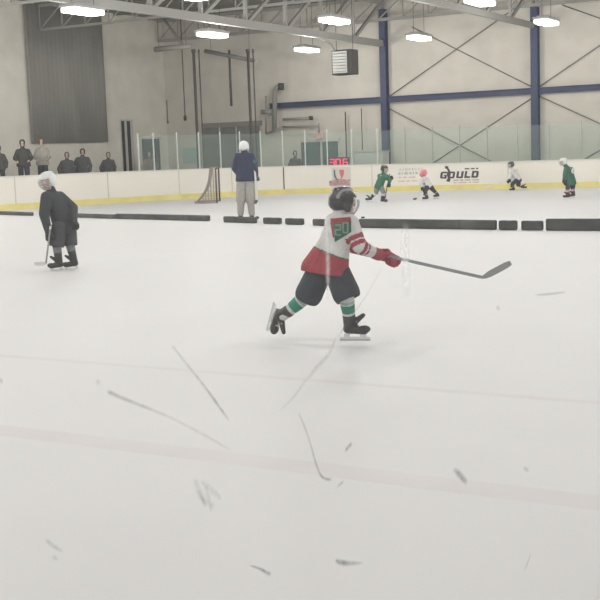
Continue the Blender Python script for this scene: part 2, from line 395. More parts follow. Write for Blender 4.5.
# grey curtain
cm = mat('grey_curtain', (.26,.253,.23), .9, noise=.10, nscale=1.2, stretch=(1,1,.3))
x = MB(); y0 = onx(32,142,-5.4).y; y1 = onx(107.5,142,-5.4).y; bm = x.bm; n_ = 60; cols = []
for i in range(n_+1):
    y = y0+(y1-y0)*i/n_; xx = -5.36+.007*math.sin(i*1.9)
    cols.append([bm.verts.new(V((xx,y,z))) for z in (2.28, 7.6)] + [bm.verts.new(V((xx-.03,y,z))) for z in (7.6, 2.28)])
for a, b in zip(cols, cols[1:]):
    for k in range(4): bm.faces.new((a[k], b[k], b[(k+1)%4], a[(k+1)%4]))
bm.faces.new(cols[0]); bm.faces.new(cols[-1][::-1])
o = x.build('hanging_curtain', cm, origin=V((-5.4,(y0+y1)/2,5)), smooth=True); tag(o, 'large grey hanging curtain on the left wall above the spectators', 'curtain')

def tubeob(name, pts, r, m_, label, cat, group=None, n=8, hangers=False):
    if hangers:
        e = empty(name, pts[0].copy(), label, cat, group); x = MB(); x.tube(pts, r, n); x.build('heater_tube', m_, e, smooth=True)
        for t_ in (.12, .88):
            q = pts[0].lerp(pts[-1], t_); x = MB(); x.tube([q, V((q.x, q.y, 7.6))], .008, 5); x.build('hanger_cable', darksteel_m, e)
        return e
    x = MB(); x.tube(pts, r, n); o = x.build(name, m_, origin=pts[0].copy(), smooth=True); tag(o, label, cat, group); return o
# tall dark netting posts standing at the boards
def npost(px, r, label, ytop=50):
    p, t = bpoint(px); n_ = V((-t.y,t.x,0))*SIDE; b = p - n_*.28
    d = ray(px, 100); 
    top = proj(b + V((0,0,5)))
    z = 3.0
    for k in range(60):
        if proj(b+V((0,0,z)))[1] < ytop: break
        z += .1
    e = empty('netting_post', b, label, 'post', 'tall netting posts'); x = MB(); x.tube([b, b+V((0,0,z))], r, 10); x.build('pole', darksteel_m, e, smooth=True)
    x = MB(); x.tube([b, b+V((0,0,.03))], r*2.2, 12); x.build('base_plate', darksteel_m, e)
    x = MB(); x.tube([b+V((0,0,z-.12)), b+V((0,0,z))], r*1.5, 10); x.build('top_collar', darksteel_m, e, smooth=True)
    return b + V((0,0,z))
npost(202, .055, 'thick dark netting post left of the dark window'); npost(207, .025, 'thin dark pole just right of the left netting post')
T2p = npost(255, .055, 'thick dark netting post right behind the coach'); npost(259.5, .025, 'thin dark pole just right of the right netting post')
def hang(px, y0, y1, Y, r, name, label, bulb=0):
    A = ony(px, y0, Y); B = ony(px+ (y1-y0)*.035, y1, Y); A.z = 7.6 if y0 < 0 else A.z
    e = empty(name, B, label, 'cable', 'things hanging from the roof'); x = MB(); x.tube([V((B.x, B.y, A.z)), B], r, 8); x.build('cable', darksteel_m, e, smooth=True)
    if bulb: x = MB(); x.ball(B, (bulb, bulb, bulb*1.7)); x.build('end_weight', black_m, e, smooth=True)
hang(181, -1, 118, -5, .022, 'hanging_cable', 'long dark cable with weight hanging left of the netting posts', .07)
hang(167, 100, 122, -3.5, .02, 'wall_cable', 'short thin cable on the left wall above the teal panel', .04)
hang(229.5, 50, 106, -4, .05, 'hanging_cable', 'dark strap hanging between the two netting posts')
hang(345, 112, 160, -.3, .03, 'wall_conduit', 'vertical grey conduit on the wall right of the teal door')
hang(361, 108, 150, -.3, .02, 'wall_conduit', 'thin curved conduit on the wall above the white cabinet')
# horizontal tube heaters high up
tubeob('tube_heater', [ony(205,51,-5), ony(256,61,-5)], .08, rod_m, 'dark tube heater hanging between the tops of the netting posts', 'heater', hangers=True)
tubeob('tube_heater', [ony(155,49.5,-6), ony(190,46,-6)], .10, mat('heater_grey',(.27,.26,.24),.6), 'grey tube heater hanging near the left wall', 'heater', hangers=True)
tubeob('diagonal_brace', [ony(160,14,-5), ony(184,46,-5)], .06, rod_m, 'short dark diagonal brace under the roof near the left wall', 'brace')
# duct with elbow
e = empty('air_duct', ony(272,108,-.5), 'grey duct elbow and pipes on the wall at the end of the blue beam', 'duct')
def dt(pts, r, name='duct_pipe', m_=steel_m, Y=-.5):
    x = MB(); x.tube([ony(a,b,Y) for a,b in pts], r, 12); x.build(name, m_, e, smooth=True)
dkduct = mat('duct_grey', (.25,.25,.235), .6)
dt([(281,86),(277,87),(275,92),(274.5,130)], .10, 'duct_pipe', dkduct); dt([(281,83),(281,90)], .13, 'duct_mouth', darksteel_m)
dt([(266,96),(266,134)], .05, 'duct_pipe', dkduct); dt([(262,112),(272,112)], .10, 'fan_box', dkduct)
dt([(283,119.5),(311,118)], .055, 'duct_pipe', steel_m); dt([(311,116),(311,120)], .09, 'pipe_end', darksteel_m)
dt([(283,127),(318,126)], .04, 'duct_pipe', steel_m); dt([(266,134),(283,127)], .05, 'duct_pipe', dkduct); dt([(319,123),(319,133)], .035, 'duct_pipe', dkduct)
# exit sign
P = ony(319,136,-.4); e = empty('exit_sign', P, 'small pale red exit sign above the teal door', 'sign')
x = MB(); x.box(P, (.17,.04,.1)); x.build('sign_housing', mat('exit_housing', (.55,.42,.40), .5), e, bevel=.01)
me = text_mesh('EXIT', .15, .003); me.transform(Matrix.Translation(V((0,-.045,0))) @ Matrix.Rotation(math.radians(90),4,'X')); me.materials.append(mat('exit_red', (.7,.12,.10), .5, emit=.6))
o = bpy.data.objects.new('sign_lettering', me); C.objects.link(o); o.parent = e
# unit heater under roof
P = ony(345,62.5,-3.5); e = empty('unit_heater', P, 'silver louvred unit heater hanging left of the middle blue column', 'heater')
silver = mat('silver', (.50,.51,.49), .35, metal=.6)
x = MB(); x.box(P, (.42,.30,.46)); x.build('heater_housing', darksteel_m, e, bevel=.02)
x = MB(); x.box(P+V((-.06,-.31,0)), (.30,.012,.40))
x.build('heater_face', silver, e)
x = MB()
for i in range(7): x.box(P+V((-.06,-.335,-.34+.11*i)), (.28,.02,.012), (V((1,0,0)), V((0,.8,-.6)), V((0,.6,.8))))
x.build('louvre', silver, e)
for s_ in (-1,1):
    x = MB(); x.tube([P+V((.35*s_,0,.46)), V((P.x+.35*s_, P.y, 7.6))], .012, 6); x.build('hanger_rod', darksteel_m, e)
x = MB(); x.tube([P+V((-.42,.1,.3)), ony(331,44,-4.5), ony(312,33,-6)], .05, 10); x.build('flue_pipe', silver, e, smooth=True)
# white cabinet by the wall
A = ony(355,152.5,-1.0); B = ony(383,168,-1.0); c = (A+B)/2; e = empty('white_cabinet', V((c.x,-1,0)), 'low white cabinet behind the boards below the middle blue column', 'cabinet')
x = MB(); x.box(V((c.x,-.7,A.z/2)), (abs(B.x-A.x)/2,.3,A.z/2)); x.build('cabinet_body', mat('cab_white',(.52,.51,.48),.5), e, bevel=.02)
x = MB(); x.box(V((c.x,-.7,A.z+.015)), (abs(B.x-A.x)/2+.03,.33,.02)); x.build('cabinet_top', mat('cab_top',(.44,.43,.40),.5), e)
# red digital timer behind the glass
p, t = bpoint(337.5); n_ = V((-t.y,t.x,0))*SIDE; e0 = p - n_*.30
P = e0 + V((0,0,btop(p)+.13)); rt = t if t.dot(Rv) > 0 else -t
e = empty('digital_timer', V((P.x,P.y,0)), 'red glowing digital timer standing just behind the far boards above the emblem', 'timer')
x = MB(); x.box(P, (.40,.05,.19), (rt, n_, V((0,0,1)))); x.build('timer_housing', black_m, e, bevel=.01)
x = MB(); x.box(V((P.x,P.y,(P.z-.19)/2)), (.03,.03,(P.z-.19)/2)); x.build('timer_stand', darksteel_m, e)
led = mat('led_red', (1.0,.01,.14), .5, emit=1.5)
SEG = {'3':'abcdg','6':'acdefg','0':'abcdef','8':'abcdefg'}
def digit(ch, cx, w=.08, h=.115):
    x = MB(); S = dict(a=((-w,h),(w,h)), b=((w,h),(w,0)), c=((w,0),(w,-h)), d=((-w,-h),(w,-h)), e=((-w,-h),(-w,0)), f=((-w,0),(-w,h)), g=((-w,0),(w,0)))
    for s_ in SEG[ch]:
        (a,b),(c_,d_) = S[s_]; A = P + n_*.055 + rt*(cx+a) + V((0,0,b)); B = P + n_*.055 + rt*(cx+c_) + V((0,0,d_)); x.bar(A, B, .035, .012, n_.cross((B-A).normalized()))
    x.build('digit', led, e)
digit('3', -.26); digit('0', -.03); digit('6', .25)

# ------------------------------------------------------------------ foam barrier across the ice
prof = [(-30,213.8),(0,215),(110,219),(208,221.4),(222,222.5),(254,223.7),(283,224.7),(301,225.3),(311,225.7),(358,228),(420,229.2),(496,230.3),(543,230.9),(600,231.3),(660,231.6)]
def yb(px):
    for (a,b),(c_,d_) in zip(prof, prof[1:]):
        if a <= px <= c_: return b+(d_-b)*(px-a)/(c_-a)
pads = [(-28,31,3.4,'far left end of the barrier'),(38,113.5,4.0,'behind the dark player on the left'),(114,208,5.4,'long one left of the coach'),
        (222,254.5,6,'standing before the coach'),(261.5,279.5,6.2,'short one just right of the coach'),(283.5,302,6.2,'short one between the coach and the skater'),
        (311,352,6.6,'partly hidden by the skater helmet'),(357,496,9.2,'long one right of the skater'),(496.6,517,9.4,'short one left of the white gap at right'),
        (519,543,9.4,'short one right of the white gap'),(543.6,655,12,'tall one at the right edge')]
for i, (a, b, hp, lab) in enumerate(pads):
    A = onz(a, yb(a)); B = onz(b, yb(b)); c = (A+B)/2; D = (c-CAM).dot(Fv); h = hp*D/FOC; d = (B-A).normalized(); n_ = V((-d.y,d.x,0))
    e = empty('foam_divider', V((c.x,c.y,.0)), 'charcoal foam rink divider, ' + lab, 'foam barrier', 'foam dividers across the ice')
    x = MB(); x.box(c + n_*.065 + V((0,0,h/2+.006)), ((B-A).length/2-.03, .055, h/2), (d, n_, V((0,0,1)))); x.build('foam_block', foam_m, e, bevel=.025)
    for s_ in (.25,.75):
        x = MB(); q = A.lerp(B, s_); x.box(q + n_*.065 + V((0,0,h/2+.007)), (.02,.058,h/2+.001), (d, n_, V((0,0,1)))); x.build('strap', mat('strap_dark',(.05,.05,.052),.7), e)
# puck on the barrier
A = onz(361.5, yb(361.5)); D = (A-CAM).dot(Fv); dd = (onz(496,230.3)-onz(357,228)).normalized(); nn = V((-dd.y,dd.x,0))
P = A + nn*.065 + V((0,0,.012+9.2*D/FOC*1.0)); x = MB(); x.tube([P, P+V((0,0,.025))], .038, 20); x.tube([P+V((-.05,0,.0)), P+V((-.05,0,.025))], .038, 20)
x = MB(); x.tube([P, P+V((0,0,.03))], .04, 20); tag(x.build('puck', black_m, origin=P), 'black puck lying on top of the foam barrier beside the skater', 'puck')

# ------------------------------------------------------------------ goal seen from the side
G = onz(217, 203.2); fw = V((Fv.x,Fv.y,0)).normalized(); rw_ = V((fw.y,-fw.x,0))
e = empty('hockey_goal', G, 'small hockey goal with pale net seen side-on before the far boards', 'goal')
gp = mat('goal_post_brown', (.10,.075,.065), .5); net_m = mat('net_cord', (.30,.265,.235), .9); base_m = mat('goal_base', (.30,.26,.23), .7)
H = 1.16; W_ = 1.5
loc = lambda r, d, z: G + rw_*r + fw*d + V((0,0,z))
for d_ in (0, W_):
    x = MB(); x.tube([loc(0,d_,0), loc(0,d_,H)], .03, 10); x.build('goal_post', gp, e, smooth=True)
x = MB(); x.tube([loc(0,0,H), loc(0,W_,H)], .03, 10); x.build('crossbar', gp, e, smooth=True)
x = MB(); x.tube([loc(0,0,.03), loc(-.5,.05,.03), loc(-.74,.3,.03), loc(-.78,W_/2,.03), loc(-.74,W_-.3,.03), loc(-.5,W_-.05,.03), loc(0,W_,.03)], .032, 10); x.build('base_frame', base_m, e, smooth=True)
def prof_r(t): # back of net: z from H to 0 ; distance behind the mouth
    return -(.20 + .13*t + .42*t**3)
x = MB(); N_ = 16
for i in range(N_+1):
    d_ = W_*i/N_; x.tube([loc(0,d_,H)] + [loc(prof_r(k/10), d_, H*(1-k/10)+.02) for k in range(11)], .009, 4)
for k in range(15):
    t_ = k/14; z = H*(1-t_)+.02; r = prof_r(t_)
    x.tube([loc(0,0,z), loc(r*.5,0,z), loc(r,.01,z), loc(r,W_-.01,z), loc(r*.5,W_,z), loc(0,W_,z)], .009, 4)
for d_ in (0, W_):
    for k in range(1,8):
        r = -.095*k; 
        tz = 0 if abs(r) < .2 else next((q/50 for q in range(51) if abs(prof_r(q/50)) >= abs(r)), 1)
        x.tube([loc(r,d_,.03), loc(r,d_,H*(1-tz)+.02)], .009, 4)
o = x.build('net', net_m, e)

# ------------------------------------------------------------------ people
def seg_t(p, a, b):
    d = b-a; t = (p-a).dot(d)/d.length_squared; tc = max(0, min(1, t)); return (p-(a+d*tc)).length, tc
def axes_from(f, up=V((0,0,1))):
    f = f.normalized(); l = up.cross(f).normalized(); u = f.cross(l); return f, l, u
class Fig:
    def __init__(s, gx, gy, label, group, z0=0.004, G=None):
        s.G = G if G is not None else onz(gx, gy, z0); d = s.G-CAM; s.f = V((d.x,d.y,0)).normalized(); s.r = V((s.f.y,-s.f.x,0))
        s.e = empty('person', s.G, label, 'person', group); s.J = {}
    def P(s, x, y, dy=0):
        d = ray(x, y); Q = s.G + s.f*dy; return CAM + d*((Q-CAM).dot(s.f)/d.dot(s.f))
    def set(s, **k):
        for n_, v in k.items(): s.J[n_] = s.P(*v) if not isinstance(v, V) else v
    def dirn(s, r, f, z=0): return s.r*r + s.f*f + V((0,0,z))

def stick(a, b, c, bladeh, label, shaft_m, blade_m, hand=V((0,0,1)), w=.028, name='hockey_stick', taped=None):
    """a butt, b heel, c toe"""
    e = empty(name, b, label, 'hockey stick', 'hockey sticks in use')
    x = MB(); x.bar(a, b, w, w*.7, hand); x.build('shaft', shaft_m, e, bevel=.004)
    x = MB(); x.bar(a, a.lerp(b, .09), w*1.25, w, hand); x.build('grip_tape', taped or blade_m, e, bevel=.004)
    # blade: curved plate
    d = (c-b); up = hand - d*hand.dot(d)/d.length_squared; up.normalize(); sd = d.normalized().cross(up)
    x = MB(); rows = []
    for i in range(9):
        t = i/8; q = b + d*t + sd*(.02*t*t*d.length/.3); hh = bladeh*(.55+.45*min(1,t*4))*(1 if t < .85 else 1-(t-.85)*2.2)
        rows.append([x.bm.verts.new(q - up*hh*.5 + sd*.006), x.bm.verts.new(q + up*hh*.5 + sd*.006), x.bm.verts.new(q + up*hh*.5 - sd*.006), x.bm.verts.new(q - up*hh*.5 - sd*.006)])
    for r, q in zip(rows, rows[1:]):
        for k in range(4): x.bm.faces.new((r[k], r[(k+1)%4], q[(k+1)%4], q[k]))
    x.bm.faces.new(rows[0]); x.bm.faces.new(rows[-1][::-1]); x.build('blade', blade_m, e, bevel=.002)
    return e

def hand_mb(mb, wrist, grip, axis, r=.03, glove=1.0):
    """palm at grip, four unequal fingers curled round the shaft direction 'axis', thumb from the side"""
    fwd = (grip-wrist); 
    if fwd.length < 1e-3: fwd = V((0,0,-1))
    fwd.normalize(); ax = (axis - fwd*axis.dot(fwd)); ax = ax.normalized() if ax.length > .1 else fwd.orthogonal().normalized()
    nr = fwd.cross(ax)
    mb.ball(grip, (r*1.1*glove, r*1.5*glove, r*.8*glove), (fwd, ax, nr)); mb.cone(wrist, r*.9*glove, grip, r*.95*glove)
    for i, (o, L) in enumerate(((-1.05,.8),(-.35,1.0),(.35,.95),(1.05,.75))):
        a = grip + ax*(o*r*1.15*glove) + fwd*r*.8; b = a + (fwd*.8 - nr*.5)*r*1.1*L; c = b + (-nr*1.0 - fwd*.2)*r*1.1*L; q = c + (-fwd*1.0 - nr*.1)*r*.8*L
        rr = r*.36*glove; mb.cone(a, rr*1.15, b, rr*1.05); mb.cone(b, rr*1.05, c, rr); mb.cone(c, rr, q, rr*.85)
    a = grip - fwd*r*.5 - ax*r*1.2; b = a - nr*r*1.1 + fwd*r*.4 - ax*r*.2; c = b + fwd*r*.9 - nr*r*.3 + ax*r*.6
    mb.cone(a, r*.45*glove, b, r*.4*glove); mb.cone(b, r*.4*glove, c, r*.34*glove)

def make_person(F, S, vox=.016, K=1.0, face=V((1,0,0)), kind='player', **o):
    """F.J joints: head neck shL shR elL elR haL haR pelvis hipL hipR knL knR anL anR toL toR.  K = body scale"""
    J = F.J; e = F.e; ff, fl_, fu = axes_from(face)
    hr = .098*K if kind == 'player' else .092*K
    # -------- body: one continuous surface
    b = MB(); hc = J['head']
    b.ball(hc + fu*.015*K, (hr*.98, hr*.80, hr*1.12), (ff, fl_, fu)); b.ball(hc + ff*hr*.25 - fu*hr*.62, (hr*.62, hr*.55, hr*.55), (ff, fl_, fu))
    b.cone(hc + ff*hr*.95 + fu*hr*.10, hr*.10, hc + ff*hr*1.12 - fu*hr*.18, hr*.15)               # nose
    b.ball(hc + ff*hr*.86 - fu*hr*.55, (hr*.12, hr*.28, hr*.09), (ff, fl_, fu))                    # mouth
    b.ball(hc + ff*hr*.78 - fu*hr*.92, (hr*.22, hr*.26, hr*.2), (ff, fl_, fu))                     # chin
    for s_ in (-1, 1):
        b.ball(hc + fl_*hr*.82*s_ - ff*hr*.05, (hr*.20, hr*.10, hr*.28), (ff, fl_, fu))            # ears
        b.ball(hc + ff*hr*.88 + fl_*hr*.32*s_ + fu*hr*.30, (hr*.12, hr*.26, hr*.07), (ff, fl_, fu))  # brows
    b.cone(hc - fu*hr*.5, hr*.55, J['neck'], hr*.6)
    tr = .085*K
    ch = (J['shL']+J['shR'])/2; b.cone(J['neck'], hr*.6, ch, tr*.8); b.cone(ch, tr, J['pelvis'], tr*1.05)
    for q in 'LR':
        b.cone(ch, tr*.8, J['sh'+q], .045*K); b.cone(J['sh'+q], .042*K, J['el'+q], .034*K); b.cone(J['el'+q], .034*K, J['ha'+q], .022*K)
        b.cone(J['pelvis'], tr, J['hip'+q], .075*K); b.cone(J['hip'+q], .072*K, J['kn'+q], .05*K); b.cone(J['kn'+q], .048*K, J['an'+q], .033*K)
        b.cone(J['an'+q], .033*K, J['an'+q].lerp(J['to'+q], .25), .022*K)
        if o.get('bare', kind != 'player'): hand_mb(b, J['el'+q].lerp(J['ha'+q], .93), J['ha'+q] + (J['ha'+q]-J['el'+q]).normalized()*.03, F.f, .026*K)
    link_mesh('body', voxelise(b, min(vox*.8, .014), 2), [skin_m], e)
    eye = mat('eye_white', (.75,.75,.72), .3)
    for s_ in (-1, 1):
        x = MB(); c = hc + ff*hr*.86 + fl_*hr*.33*s_ + fu*hr*.1; x.ball(c, hr*.13, None, 8, 6); x.build('eye', eye, e, smooth=True)
        x = MB(); x.ball(c + ff*hr*.10, hr*.06, None, 8, 6); x.build('pupil', black_m, e, smooth=True)
    # -------- headgear
    if kind == 'player':
        hm = S['helmet']; x = MB(); c = hc + fu*hr*.28 - ff*hr*.08
        x.ball(c, (hr*1.30, hr*1.12, hr*1.12), (ff, fl_, fu), 20, 14)
        x.ball(c - ff*hr*.55 - fu*hr*.35, (hr*.72, hr*.98, hr*.70), (ff, fl_, fu)); x.cone(c + ff*hr*.6 + fu*hr*.9, hr*.22, c - ff*hr*.9 + fu*hr*.75, hr*.22)
        for s_ in (-1, 1): x.ball(c + fl_*hr*.98*s_ - fu*hr*.62 - ff*hr*.1, (hr*.42, hr*.16, hr*.55), (ff, fl_, fu))
        me = voxelise(x, min(vox*.7, .011), 2)
        # open the front for the face: push verts under the brim
        bm = bmesh.new(); bm.from_mesh(me)
        dl = [v for v in bm.verts if (v.co-c).dot(ff) > hr*.42 and (v.co-c).dot(fu) < hr*.16 or (v.co-c).dot(fu) < -hr*1.12]
        bmesh.ops.delete(bm, geom=dl, context='VERTS'); bm.to_mesh(me); bm.free()
        hm2 = S.get('helmet2', hm)
        ho = link_mesh('helmet', me, [hm, hm2], e, lambda p: 1 if (abs((p-c).dot(fl_)) < hr*.16 and (p-c).dot(fu) > hr*.3) or abs(abs((p-c).dot(fl_))-hr*.72) < hr*.10 and (p-c).dot(fu) > 0 else 0)
        so = ho.modifiers.new('thick', 'SOLIDIFY'); so.thickness = .006
        cg = MB(); g = lambda az, el: hc + (ff*math.cos(az)*math.cos(el)*1.42 + fl_*math.sin(az)*math.cos(el)*1.16 + fu*math.sin(el)*1.35)*hr
        wr = S.get('wire', .0032)
        for el in (-.95,-.65,-.35,-.05,.22): cg.tube([g(az/10*1.35, el) for az in range(-10, 11)], wr, 5)
        for az in (-1.2,-.8,-.4,0,.4,.8,1.2): cg.tube([g(az, -1.0+k*.152) for k in range(9)], wr, 5)
        cg.build('face_cage', S['cage'], e, smooth=True)
    elif S.get('hair'):
        x = MB(); x.ball(hc + fu*hr*.22 - ff*hr*.16, (hr*1.12, hr*1.12, hr*1.18), (ff, fl_, fu)); x.ball(hc - fu*hr*.5 - ff*hr*.35, (hr*.8, hr*1.0, hr*.9), (ff, fl_, fu))
        if S.get('long'): x.cone(hc - ff*hr*.4, hr*.85, hc - ff*hr*.55 - fu*hr*1.7, hr*.75)
        link_mesh('hair', voxelise(x, vox, 2), [S['hair']], e)
    # -------- jersey
    def cut(me, co, no, thick=.006):
        bm = bmesh.new(); bm.from_mesh(me)
        bmesh.ops.bisect_plane(bm, geom=bm.verts[:]+bm.edges[:]+bm.faces[:], plane_co=co, plane_no=no, clear_outer=True); bm.to_mesh(me); bm.free()
    ch = (J['shL']+J['shR'])/2; pl = J['pelvis']; x = MB(); pad = S.get('pad', 1.0)*K; side = (J['shR']-J['shL']).normalized()
    dn = (pl-ch).normalized(); hem = pl + dn*S.get('hem', .05)*K
    tw = S.get('tw', .10)*K; hw = S.get('hw', .12)*K; r1 = .095*pad; r2 = S.get('hr', .11)*pad
    hs = (J['hipR']-J['hipL']); hs = hs - dn*hs.dot(dn); hs = hs.normalized() if hs.length > 1e-3 else side
    mid = ch.lerp(pl, .55); ms = (side+hs).normalized()
    for s_ in (-1, -.33, .33, 1):
        x.cone(ch + side*tw*.8*s_ + dn*.04*K, r1*.92, mid + ms*tw*.7*s_, r1*.98); x.cone(mid + ms*tw*.7*s_, r1*.98, hem + hs*hw*s_*.62, r2*.95)
    x.cone(ch - dn*.0, r1*.85, J['neck'].lerp(J['head'], .16), S.get('collar', .066)*K)
    ar = S.get('arm', 1.0)*K
    for q in 'LR':
        x.cone(ch, r1*.8, J['sh'+q], .078*pad); x.cone(J['sh'+q], .078*pad, J['el'+q], .064*ar); 
        wq = J['el'+q].lerp(J['ha'+q], .8); x.cone(J['el'+q], .064*ar, wq, .046*ar)
    def paint(p):
        if 'jpaint' in S: return S['jpaint'](p, J, ch, hem)
        return 0
    me = voxelise(x, vox, 5); cut(me, hem + dn*S.get('hcut', .05)*K, (dn + V((0,0,-1))*S.get('hz', 0)).normalized()); jm = S['jersey']; jo = link_mesh('jersey', me, jm if isinstance(jm, list) else [jm], e, paint)
    # -------- trousers
    pr = S.get('pant', 1.0)*K; low = S.get('plen', 1.0); tm = None
    for q in 'LR':
        x = MB()
        kn = J['hip'+q].lerp(J['kn'+q], min(1, low)); x.cone(pl, .085*pr, J['hip'+q], .096*pr); x.cone(J['hip'+q], .098*pr, kn, S.get('pk', .088)*pr)
        if low > 1.5: x.cone(J['kn'+q], .075*pr, J['kn'+q].lerp(J['an'+q], low-1), .06*pr)
        me = voxelise(x, vox, 4)
        if kind == 'player' and low < 1.5:
            dr = (J['kn'+q]-J['hip'+q]).normalized(); cut(me, kn + dr*S.get('pcut', .035)*K, dr)
        bm = bmesh.new()
        if tm: bm.from_mesh(tm)
        bm.from_mesh(me); tm = bpy.data.meshes.new('t'); bm.to_mesh(tm); bm.free()
    link_mesh('trousers', tm, [S['pants']], e)
    # -------- socks, skates, gloves
    if kind == 'player' :
        for q in 'LR':
            x = MB(); a = J['kn'+q]; d = J['an'+q]; c2 = a.lerp(d, .4) - J.get('kf', V((0,0,0)))
            x.cone(a, .066*K, c2, .062*K); x.cone(c2, .062*K, a.lerp(d, .95), .046*K); sm_ = S['sock']
            link_mesh('sock', voxelise(x, min(vox*.6, .01), 3), sm_ if isinstance(sm_, list) else [sm_], e, (lambda p, a=a, d=d: S['spaint'](seg_t(p, a, d)[1]*1.0)) if 'spaint' in S else None)
    for q in 'LR':
        an = J['an'+q]; to = J['to'+q]; fd = (to-an); shin = (J['an'+q]-J['kn'+q]).normalized()
        sole = J.get('so'+q)
        if sole is None:
            fh = V((fd.x, fd.y, 0)); fh = fh.normalized() if fh.length > .01 else F.r; sd = V((0,0,-1))
        else:
            fh = (to-an).normalized(); sd = (sole - fh*sole.dot(fh)).normalized(); 
        L = .115*K; wd = fh.cross(sd).normalized(); base = an + sd*.06*K; k = empty('skate' if kind == 'player' else 'shoe', e.location - e.location, None)
        k.parent = e; k.location = (0,0,0)
        x = MB(); x.cone(an - shin*.085*K, .056*K, an + sd*.02*K - fh*.005*K, .050*K)
        if kind == 'player' and low < 1.5: x.cone(an - sd*.01*K + fh*.03*K, .03*K, an - sd*.075*K + fh*.115*K, .019*K); x.cone(an + sd*.04*K - fh*.02*K, .042*K, an + sd*.055*K + fh*L*1.05, .037*K)
        x.ball(an + sd*.045*K + fh*L*1.1, (.05*K,.042*K,.034*K), (fh, wd, sd))
        me = voxelise(x, min(vox*.6, .009), 2)
        bo = link_mesh('skate_boot' if kind == 'player' else 'shoe_upper', me, [S['boot']], e); bo.parent = k
        if kind == 'player':
            bb = an + sd*.092*K
            x = MB()
            for t_ in (-.25, .95): x.box(bb + fh*L*t_ + sd*.012*K, (.026*K, .010*K, .022*K), (fh, wd, sd))
            x.box(bb + fh*L*.35 + sd*.028*K, (.125*K, .006*K, .010*K), (fh, wd, sd)); h_ = x.build('blade_holder', white_m, e, bevel=.003); h_.parent = k
            x = MB(); x.box(bb + fh*L*.35 + sd*.043*K, (.13*K, .0022, .010*K), (fh, wd, sd)); h_ = x.build('steel_blade', silver, e); h_.parent = k
            x = MB()
            if vox < .013:
                for i in range(5):
                    z_ = an - sd*(.045-.02*i)*K + fh*(.045+ .012*i)*K; x.tube([z_ - wd*.028*K, z_ + fh*.012*K, z_ + wd*.028*K], .004, 5)
                h_ = x.build('lace', white_m, e); h_.parent = k
            else: x.bm.free()
    if kind == 'player' or S.get('glove'):
        for q in 'LR':
            x = MB(); ax = S.get('stickdir', V((0,0,1)))
            wr = J['el'+q].lerp(J['ha'+q], .74); g_ = J['ha'+q]
            hand_mb(x, wr, g_, ax, .036*K*S.get('gk', 1), 1.2); x.cone(wr, .052*K, J['el'+q].lerp(J['ha'+q], .92), .050*K)
            link_mesh('glove', voxelise(x, min(vox*.6, .008), 1), S['glove'] if isinstance(S['glove'], list) else [S['glove']], e,
                      (lambda p, w_=wr: 1 if (p-w_).length < .045*K else 0) if isinstance(S['glove'], list) else None)
    return jo

def fabric(n_, c, noise=.12): return mat(n_, c, .85, noise=noise, nscale=14, bump=.15)
jw = fabric('jersey_white', (.60,.60,.59)); jr = fabric('jersey_red', (.31,.045,.06)); jg = fabric('jersey_green', (.03,.12,.075)); sk_g = fabric('sock_green', (.03,.22,.15)); sk_l = fabric('sock_pale_green', (.30,.45,.38))
pb = fabric('pants_black', (.034,.039,.052), .3); jd = fabric('jersey_charcoal', (.032,.036,.042)); pd = fabric('pants_charcoal', (.05,.055,.06)); jgr = fabric('jersey_grey', (.20,.21,.21))
hb = mat('helmet_black', (.030,.030,.032), .3); hw_ = mat('helmet_white', (.68,.70,.70), .35); hp = mat('helmet_pink', (.72,.22,.28), .4); hgl = mat('helmet_grey', (.5,.51,.52), .4)
cage_m = mat('cage_silver', (.62,.63,.64), .35, metal=.5); boot_m = mat('boot_black', (.025,.025,.027), .4)
gl_r = fabric('glove_red', (.31,.045,.07)); gl_w = fabric('glove_white', (.6,.58,.57)); gl_b = fabric('glove_black', (.03,.03,.033))
wood = mat('stick_grey', (.25,.255,.26), .45); stick_dark = mat('stick_dark', (.05,.05,.055), .45); stick_w = mat('stick_white', (.62,.62,.60), .5)

def stripes(*rows):
    return lambda t: next((m_ for a, b, m_ in rows if a <= t < b), 0)

# ---- 1 the skater in the white, red and green jersey
F = Fig(352, 343.5, 'young skater striding right in white jersey with red hem and number 20', None)
F.set(head=(343.5,202.3,.0), neck=(341,214.5,0), shL=(333.5,222,.08), shR=(350,223,-.07), elR=(359.5,246,-.13), haR=(380,255.5,-.03), elL=(352,246,.30), haL=(391.5,257.5,.05),
      pelvis=(328,262,0), hipL=(321,268,.05), hipR=(335.5,268,-.05), knL=(309,294,.10), anL=(281.5,317,.16), toL=(276,338,.17), knR=(346,293,-.10), anR=(350,324,-.01), toR=(366,331,-.03))
F.J['soL'] = F.dirn(-.75, .75, .1)
def jp(p, J, ch, hem):
    best = min(((seg_t(p, J[a], J[b]), (a, b)) for a, b in (('shL','elL'),('shR','elR'),('elL','haL'),('elR','haR'))), key=lambda q: q[0][0])
    (d, t), (a, b) = best; dt_, tt_ = seg_t(p, ch, hem)
    if d < .09 and (dt_ > .12 or d < .05):
        if a.startswith('sh') and t > .55: return 1 if (int(t*16) % 4) else 0
        if a.startswith('el') and t < .35: return 1 if (int(t*18) % 4) else 0
        return 0
    if tt_ > .62: return 1
    if tt_ > .595: return 2
    return 0
S1 = dict(helmet=hb, helmet2=mat('helmet_trim', (.25,.26,.27), .3), cage=cage_m, wire=.0042, jersey=[jw, jr, jg], jpaint=jp, pants=pb, sock=[jw, sk_g, sk_l], spaint=stripes((.22,.30,2),(.34,.60,1),(.68,.76,2)),
          boot=boot_m, glove=[gl_r, gl_w], collar=.076, pad=1.0, hem=.095, tw=.085, hw=.175, hr=.135, arm=1.0, pant=1.12, pk=.108, plen=1.0, pcut=.06, hcut=.0, hz=2.5, stickdir=F.dirn(1,0,-.15))
